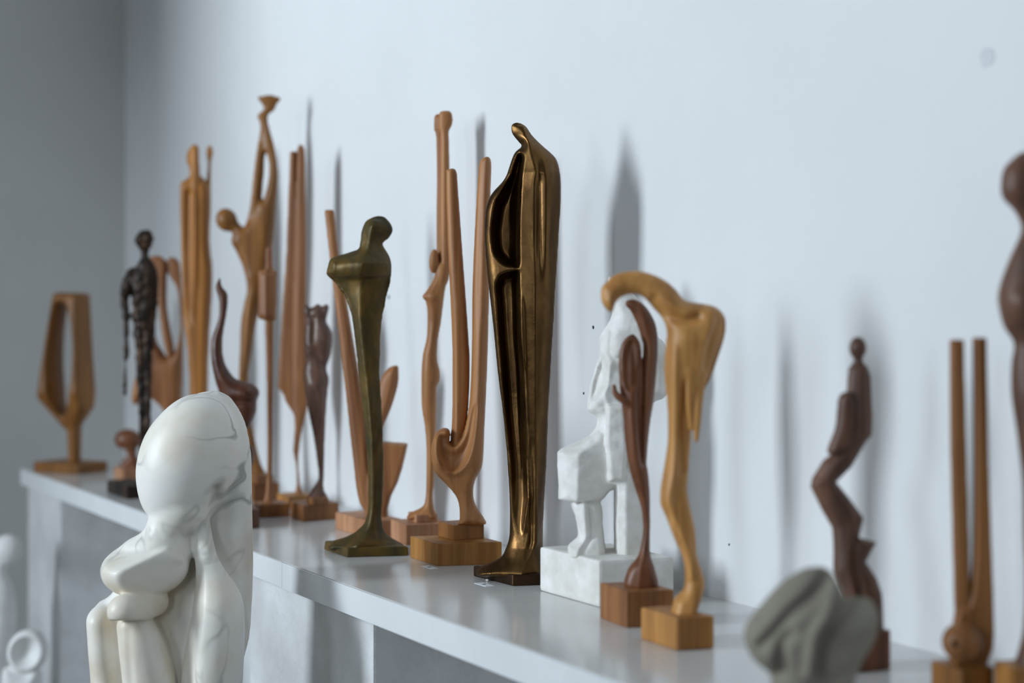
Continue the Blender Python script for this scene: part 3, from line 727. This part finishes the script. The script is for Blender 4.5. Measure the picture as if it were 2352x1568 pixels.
f.add(f.body(legs, [(1150, 36), (1230, 34), (1262, 52), (1280, 58)], [(1150, 20), (1280, 18)], y0=-4, add=add), 6)
seat = [(1388, 1075), (1434, 1070), (1480, 1075), (1482, 1282), (1412, 1282), (1412, 1112), (1388, 1108)]
f.add(f.body(seat, 60, 5, y0=6, sm=False, ridge=[(1070, 1434), (1282, 1434)], rw=.25), 3)
f.F += f.noise(22, 1.6, 21) + f.noise(10, .7, 22)
p.sculpt('figure', f, 'plaster')

# ------------------------------------------------------------------ twin leaf carving
BK = [(1378, 1419), (1440, 1442), (1548, 1437)]
p = Piece('twin_leaf_carving', 'dark walnut carving of two hooded leaves curling over a slim stem', blk=BK)
p.block('base', BK, 84, 'blockbrown'); t1 = p.top
f = Fig(1400, 1516, 682, 1352, -50, 56, 2.4)
big = [(1437, 693), (1446, 688), (1456, 687), (1474, 695), (1492, 715), (1507.7, 748), (1512, 794), (1509, 855), (1503, 917), (1495.5, 963), (1490, 1008), (1486, 1062), (1484, 1130), (1470, 1130), (1468, 1060), (1470, 960), (1473, 860), (1478, 800), (1474, 779), (1465, 748), (1450, 716), (1438, 702)]
f.add(f.body(big, [(687, 10), (740, 17), (900, 24), (1130, 14)], [(687, 12), (1130, 13)], y0=[(687, 4), (900, 10), (1130, 4)], ridge=[(687, 1470), (800, 1492), (1000, 1480), (1130, 1476)], rw=.4))
small = [(1452.6, 767), (1464, 777), (1471, 796), (1476, 850), (1474, 960), (1476, 1060), (1486, 1071), (1492, 1126), (1493.7, 1200), (1493, 1256), (1496, 1282), (1505, 1308), (1508, 1352), (1438, 1352), (1441, 1310), (1464, 1278), (1473, 1248), (1477, 1211), (1473, 1167), (1460, 1126), (1447, 1082), (1438, 1034), (1433, 985), (1430, 945), (1424, 900), (1421, 834), (1425, 797), (1437, 776)]
add = f.carve([(1450, 775), (1463, 800), (1467, 860), (1462, 890), (1444, 900), (1430, 880), (1428, 830), (1434, 795)], 9, 14) + f.groove([(1474, 806), (1468, 886), (1470, 980), (1477, 1060)], 4, 10)
f.add(f.body(small, [(767, 9), (850, 24), (960, 26), (1080, 22), (1180, 14), (1260, 14), (1300, 28), (1352, 32)], [(767, 14), (960, 22), (1180, 10), (1300, 16), (1352, 14)], y0=[(767, -8), (1080, -4), (1180, 0)], add=add, ridge=[(767, 1450), (960, 1448), (1080, 1466), (1200, 1486), (1300, 1470), (1352, 1462)], rw=.35), 3)
hk = f.tube([(1409, -22, 886, 5), (1411, -24, 900, 6.5), (1422, -26, 912, 8), (1440, -24, 924, 8), (1458, -18, 934, 6)])
f.add(hk, 4)
p.sculpt('leaves', f, 'walnut')

# ------------------------------------------------------------------ bending figure
BK = [(1471, 1467), (1555, 1495), (1641, 1489)]
p = Piece('bowing_wood_figure', 'honey wood figure bowing deeply with long curved hair and hanging arms', blk=BK)
p.block('base', BK, 76, 'blockwood', bev=.0025); t1 = p.top
f = Fig(1376, 1672, 616, 1432, -62, 66, 2.5)
out = [(1380.7, 672), (1382, 660), (1394, 646), (1410, 632), (1434, 624), (1465, 622), (1495.5, 629), (1526, 643), (1550.6, 663), (1569, 686), (1587, 693), (1624, 699), (1645, 705.5), (1661, 721), (1667.5, 740), (1665, 770), (1654.6, 806), (1639, 852), (1627, 880), (1612, 908),
       (1600, 930), (1590, 960), (1586, 1018), (1580.6, 1089), (1578, 1126), (1586, 1167), (1597, 1219), (1601, 1274), (1612, 1311), (1618.7, 1341), (1612, 1371), (1602, 1402), (1600, 1416), (1546, 1416), (1547, 1382), (1553, 1370), (1569.5, 1352), (1573, 1322), (1567.6, 1278), (1549, 1237), (1530.6, 1189), (1517, 1156), (1518, 1119),
       (1527, 1063), (1534, 1012), (1534, 960), (1532, 917), (1526, 855), (1529, 794), (1532, 764), (1523, 733), (1501.6, 708.6), (1489, 693), (1474, 680), (1453, 675), (1431, 680), (1416, 693), (1406, 716), (1395, 712), (1382, 693)]
add = f.groove([(1500, 690), (1530, 722), (1570, 736), (1596, 728)], 12, 16)
add = add + 26 * sstep((f.X - f.line([(690, 1640), (740, 1632), (800, 1610), (900, 1596), (960, 1590)])) / 10) * (1 - sstep((f.P - 900) / 60)) * sstep((f.P - 715) / 25)
add = add + f.groove([(1572, 880), (1566, 960), (1566, 1020), (1566, 1080)], 10, 17) + f.groove([(1560, 1100), (1556, 1140)], 14, 6)
add = add - f.groove([(1545, 800), (1546, 960), (1545, 1080), (1535, 1150), (1570, 1240), (1585, 1320)], 9, 7)
f.add(f.body(out, [(622, 18), (660, 26), (700, 40), (780, 54), (900, 42), (1000, 34), (1100, 32), (1156, 32), (1250, 24), (1330, 20), (1380, 34), (1416, 44)], [(622, 24), (700, 32), (800, 40), (1000, 26), (1250, 22), (1416, 20)], add=add))
f.add(f.tube([(1606, -22, 860, 15), (1600, -30, 910, 12), (1598, -32, 960, 9), (1596, -30, 1008, 5)], dy=1.0), 4)
f.add(f.tube([(1580, -36, 850, 12), (1580, -34, 920, 9), (1584, -30, 980, 6)]), 6)
p.sculpt('figure', f, 'honey')

# ------------------------------------------------------------------ dark seated angular figure
BK = [(1900, 1528), (1964, 1547), (2046, 1537)]
p = Piece('angular_dark_figure', 'dark brown angular wood figure with folded knees and round head', blk=BK)
p.block('base', BK, 92, 'walnut')
f = Fig(1858, 2034, 770, 1458, -50, 56, 2.9)
f.add(f.ell((1970.5, 0, 799), (19.5, 20, 26))); f.add(f.tube([(1971, 0, 818, 9), (1972, 0, 842, 12)]), 4)
body = [(1960, 832), (1982, 832), (1992, 840), (2000, 861), (2004, 951), (2003, 999), (1989, 1015), (1955, 1073), (1921, 1107), (1949, 1141), (1984, 1189), (1973, 1234), (2013, 1244), (1989, 1289), (2013, 1326), (2026, 1363), (2030, 1456), (1936, 1456), (1932, 1400), (1939, 1368), (1914, 1310), (1915, 1268), (1912, 1213), (1886, 1168), (1862, 1118), (1865, 1099), (1891, 1057), (1925, 1030), (1945, 1000), (1946, 930), (1945, 898), (1949, 846)]
add = f.groove([(1990, 860), (1992, 990)], 4, 6) + f.groove([(1960, 1234), (1958, 1300), (1970, 1370)], 7, 14) + f.groove([(1872, 1105), (1915, 1105)], 4, -6)
f.add(f.body(body, [(832, 18), (950, 26), (1100, 26), (1190, 30), (1300, 32), (1456, 40)], [(832, 18), (1100, 20), (1456, 26)], add=add, sm=False, ridge=[(832, 1975), (1000, 1975), (1100, 1890), (1200, 1950), (1300, 1940), (1456, 1985)], rw=.3), 4)
arm = [(1939, 898), (1950, 902), (1958, 930), (1956, 985), (1950, 1020), (1930, 1036), (1905, 1042), (1896.6, 1031), (1915, 978), (1922, 914)]
f.add(f.body(arm, 20, 16, y0=-18), 4)
p.sculpt('figure', f, 'dark')

# ------------------------------------------------------------------ two posts with a ball
BK = [(2138, 1580), (2208, 1604), (2284, 1596)]
p = Piece('ball_and_posts_carving', 'two tall square wooden posts rising from one foot behind a wooden ball', blk=BK)
p.block('base', BK, 66, 'honey_dark'); t1 = p.top
f = Fig(2150, 2290, 770, 1542, -45, 60, 3)
l_ = [(2186, 779), (2217, 779), (2223, 1035), (2231, 1314), (2232, 1420), (2200, 1420), (2197, 1393), (2188, 1035)]
r_ = [(2239, 775), (2269, 775), (2272.5, 1035), (2283, 1353), (2284, 1457), (2281, 1490), (2268, 1520), (2268, 1540), (2190, 1540), (2186, 1500), (2200, 1400), (2226, 1390), (2233, 1353), (2239, 1274), (2241.5, 1035)]
f.add(f.body(l_, 17, 5, y0=14, sm=False, ridge=[(779, 2208), (1420, 2222)], rw=.25)); f.add(f.body(r_, [(775, 17), (1300, 20), (1540, 30)], 7, y0=14, sm=False), 3)
p.sculpt('posts', f, 'oak')
f = Fig(2150, 2248, 1418, 1516, -90, 10, 3)
f.add(f.ell((2199, -38, 1467), (45, 45, 45))); f.cut(f.tube([(2160, -100, 1463, 8), (2180, -62, 1464, 7)], sm=False), 1)
p.sculpt('ball', f, 'oak')

# ------------------------------------------------------------------ woman at the right edge
BK = [(2283, 1600), (2340, 1624), (2450, 1616)]
p = Piece('dark_torso_carving', 'large dark brown wood woman beside the two posts and ball', blk=BK)
p.block('base', BK, 86, 'blockwood'); t1 = p.top
f = Fig(2290, 2446, 345, 1548, -62, 66, 3.6)
out = [(2345, 350), (2365, 352), (2382, 372), (2388, 410), (2380, 455), (2368, 485), (2372, 520), (2400, 560), (2425, 610), (2434, 670), (2426, 740), (2408, 800), (2420, 860), (2424, 940), (2412, 1040), (2402, 1180), (2396, 1300), (2398, 1420), (2412, 1500), (2420, 1546),
       (2330, 1546), (2340, 1500), (2352, 1440), (2356, 1340), (2352, 1220), (2350, 1107), (2338, 996), (2326, 908), (2325, 837), (2330, 789), (2307, 749), (2295, 694), (2299, 654), (2322, 590), (2345, 536), (2344, 510), (2330, 483), (2304, 452), (2302, 410), (2311, 380)]
add = f.groove([(2380, 900), (2376, 1100), (2374, 1300), (2374, 1460)], 8, 14) - 14 * np.exp(-(((f.X - 2325) / 24) ** 2 + ((f.P - 700) / 30) ** 2))
f.add(f.body(out, [(350, 34), (430, 42), (510, 26), (600, 46), (690, 56), (790, 42), (900, 54), (1100, 38), (1300, 28), (1440, 24), (1546, 44)], [(350, 36), (510, 24), (700, 50), (1100, 34), (1440, 20), (1546, 30)], add=add))
p.sculpt('figure', f, 'dark')

# ------------------------------------------------------------------ folded clay lump on the shelf's front edge
p = Piece('folded_clay_form', 'grey clay lump with deep folds at the front edge of the shelf', at=(1862, 1655))
f = Fig(1706, 2022, 1298, p.pyb, -120, 120, 4)
pb = p.pyb
out = [(1849, 1305), (1870, 1302), (1891, 1302), (1912, 1316), (1930, 1345), (1944, 1371), (1975, 1372), (2002, 1379), (2015, 1416), (2007.5, 1458), (1992, 1495), (1976, 1522), (1962, 1560), (1966, 1600), (1990, 1630), (1996, pb), (1738, pb), (1744, 1630), (1768, 1600), (1772, 1566), (1764, 1543), (1733, 1517), (1712, 1480), (1712, 1443), (1735, 1408), (1759, 1379), (1785, 1350), (1812, 1326)]
add = f.groove([(1890, 1318), (1850, 1360), (1800, 1400), (1740, 1470)], 12, 30) + f.groove([(1908, 1330), (1880, 1390), (1850, 1440), (1838, 1530)], 10, -26) + f.groove([(1800, 1440), (1780, 1470), (1786, 1530)], 13, 28)
add = add + f.groove([(1944, 1376), (1900, 1420), (1870, 1470), (1866, 1530)], 16, 24) + f.groove([(1880, 1555), (1990, 1500)], 14, 16) - f.groove([(1990, 1400), (1930, 1440)], 16, 10)
f.add(f.body(out, [(1300, 50), (1400, 92), (1500, 95), (1570, 78), (1620, 90), (pb, 112)], [(1300, 60), (1450, 80), (1560, 70), (pb, 60)], add=add, addb=-add))
p.sculpt('lump', f, 'clay')

# ------------------------------------------------------------------ marble figure on its own plinth in front of the shelf
ZM = 2.02
hm = H - (1690 - HZ) / FPX * ZM
p = Piece('marble_sculpture', 'veined white marble figure with an egg shaped head and long hair slab', at=(395, 0), z=ZM, hbase=hm)
f = Fig(196, 576, 894, 1692, -190, 150, 4)
slab = [(481, 899), (517, 907), (539, 932), (555, 964), (563, 996), (568.6, 1040), (571, 1110), (571, 1176), (571, 1270), (570, 1357), (564, 1460), (553, 1515), (541, 1568), (532, 1620), (530, 1690), (300, 1690), (330, 1500), (370, 1300), (400, 1150), (400, 1000), (430, 920)]
f.add(f.body(slab, [(899, 40), (1000, 66), (1200, 56), (1500, 80), (1690, 100)], [(899, 60), (1100, 46), (1690, 60)], y0=[(899, 20), (1100, 40), (1300, 60), (1690, 40)]))
V = lambda x, d, q, *r: (x + (x - 1176) * d / FPX, d, q + (q - HZ) * d / FPX) + r      # pixels seen at depth d, brought to the middle plane's scale
f.add(f.ell(V(432, -30, 1058), (110, 104, 158), .34), 20)
f.add(f.tube([V(420, -46, 1160, 66), V(392, -46, 1215, 54), V(372, -50, 1270, 58)]), 5)
f.add(f.ell(V(362, -50, 1266), (84, 60, 42)), 18)
# trunk
tr = [(330, 1260), (480, 1260), (530, 1400), (536, 1560), (530, 1690), (216, 1690), (219, 1568), (207, 1470), (201, 1430), (206, 1410), (228, 1383), (260, 1360)]
f.add(f.body(tr, [(1260, 30), (1400, 70), (1690, 96)], 60, y0=0), 18)
# shoulder ridge running down into the thigh
f.add(f.tube([V(448, -20, 1140, 26), V(462, -44, 1220, 26), V(486, -66, 1310, 36), V(500, -84, 1400, 57), V(492, -90, 1500, 66), V(474, -84, 1690, 72)], 12), 9)
f.add(f.tube([V(312, -100, 1440, 42), V(334, -98, 1520, 54), V(362, -88, 1690, 64)], 12), 8)
f.add(f.tube([V(236, -40, 1424, 34), V(244, -46, 1520, 36), V(264, -40, 1690, 46)], 12, dy=1.5), 7)
# deep valley between the limbs
f.cut(f.tube([V(424, -120, 1230, 7), V(436, -150, 1330, 14), V(428, -168, 1420, 20), V(420, -176, 1520, 22), V(418, -180, 1690, 26)], dy=2.8), 22)
f.cut(f.tube([V(286, -176, 1440, 5), V(290, -172, 1540, 6), V(300, -170, 1690, 8)], dy=3.0), 14)
# hollow between neck ridge and the hair slab
f.cut(f.tube([V(494, -70, 1120, 8), V(498, -58, 1200, 15), V(524, -44, 1300, 15), V(560, -36, 1420, 10)], dy=1.6), 18)
# the cup shaped form across the chest: a rounded body cut by a scooped top and a lower right facet
g = Fig(196, 576, 894, 1692, -190, 150, 4)
g.add(g.ell(V(334, -76, 1304), (97, 104, 66), -.1))
def facet(g, pts, inside, k):
    a, b, c = [np.array(q, float) for q in pts]; n_ = np.cross(b - a, c - a)
    if np.dot(np.array(inside) - a, n_) > 0: n_ = -n_
    g.keep(g.half(n_, a), k)
facet(g, [V(400, -124, 1254), V(282, -172, 1308), V(322, -50, 1240)], V(334, -70, 1320), 7)
facet(g, [V(400, -124, 1254), V(282, -172, 1308), V(372, -118, 1372)], V(320, -60, 1300), 10)
g.cut(g.ell(V(330, -112, 1222), (60, 66, 40), .1), 8)
f.cut(f.tube([V(238, -120, 1366, 7), V(310, -180, 1380, 8), V(400, -150, 1376, 8)], dy=1.4), 12)
f.add(g.F, 5)
n = Fig(196, 576, 894, 1692, -190, 150, 4)
n.add(n.tube([V(350, -90, 1380, 36), V(286, -160, 1404, 38)], sm=False)); n.keep(n.half((.05, -.22, 1), V(286, -172, 1424)), 2)
f.add(n.F, 5)
f.F += f.noise(60, 1.6, 31)
p.sculpt('figure', f, 'marble', it=8)
def plinth(cx, cz, hw, top, label):
    b = toworld(cx, cz, 0)
    o = box('display_plinth', (-hw, -hw, 0), (hw, hw, SH + top), 'whitecast', None, .003); o.location = (b.x, b.y, 0)
    tag(o, label, 'plinth')
plinth(p.cx, p.z + .0, .105, hm, 'square white plinth under the marble figure')

# ------------------------------------------------------------------ two white casts low on the left
ZL = 3.25
hl = H - (1640 - HZ) / FPX * ZL
p = Piece('white_cast_figure', 'smooth white cast figure with a small round head below the shelf end', at=(-8, 0), z=ZL, hbase=hl)
f = Fig(-70, 60, 1222, 1644, -60, 60, 4)
f.add(f.ell((18, 0, 1262), (34, 30, 35), .2)); f.add(f.tube([(2, 0, 1284, 16), (-6, 0, 1312, 20)]), 8)
f.add(f.body([(-20, 1300), (6, 1306), (20, 1326), (32, 1360), (37, 1410), (34, 1450), (26, 1520), (30, 1643), (-60, 1643), (-52, 1500), (-58, 1400), (-44, 1340)], [(1300, 18), (1380, 40), (1643, 48)], 40), 10)
p.sculpt('figure', f, 'whitecast')
c1 = p
p = Piece('white_cast_dish', 'white cast with a round hollow dish facing outward beside the small headed cast', at=(58, 0), z=ZL - .22, hbase=hl)
f = Fig(0, 124, 1430, p.pyb, -60, 60, 3.6)
f.add(f.ell((64, 0, 1496), (46, 40, 52), .25)); f.cut(f.ell((66, -44, 1492), (36, 44, 40), .25), 6)
f.add(f.body([(18, 1530), (60, 1545), (92, 1540), (96, 1600), (104, p.pyb), (10, p.pyb), (6, 1560)], 34, 26), 8)
p.sculpt('dish', f, 'whitecast')
b = toworld((c1.cx + p.cx) / 2, (c1.z + p.z) / 2)
o = box('low_plinth', (-.16, -.2, 0), (.16, .12, SH + hl), 'whitecast', None, .003); o.location = (b.x - .0, b.y, 0); o.rotation_euler = (0, 0, ROT)
tag(o, 'low white plinth under the two white casts', 'plinth')

# ------------------------------------------------------------------ paper number labels and crumb on the shelf
def label(px, py, w, l, text):
    x, z = ground(px, py); b = toworld(x, z)
    o = box('paper_label', (-l / 2, -w / 2, 0), (l / 2, w / 2, .0003), 'paper'); o.location = b
    q = box('printed_mark', (-.0016, -.0022, .0003), (.0016, .0022, .0005), 'ink', o)
    tag(o, text, 'label')
label(1112, 1342, .013, .03, 'small white paper label with a dark mark in front of the tall bronze')
label(986, 1302.5, .012, .03, 'small white paper label with a dark mark in front of the forked carving')

x, z = ground(1119, 1334); b = toworld(x, z, .0016)
bm = bmesh.new(); bmesh.ops.create_icosphere(bm, subdivisions=1, radius=1)
rnd = random.Random(5)
for v in bm.verts: v.co = Vector((v.co.x * .0032 * rnd.uniform(.7, 1.3), v.co.y * .0022 * rnd.uniform(.7, 1.3), v.co.z * .0015 * rnd.uniform(.8, 1.0)))
me = bpy.data.meshes.new('plaster_crumb'); bm.to_mesh(me); bm.free()
o = link('plaster_crumb', me, 'plaster'); o.location = b
tag(o, 'tiny pale crumb lying against the foot of the tall bronze', 'crumb')
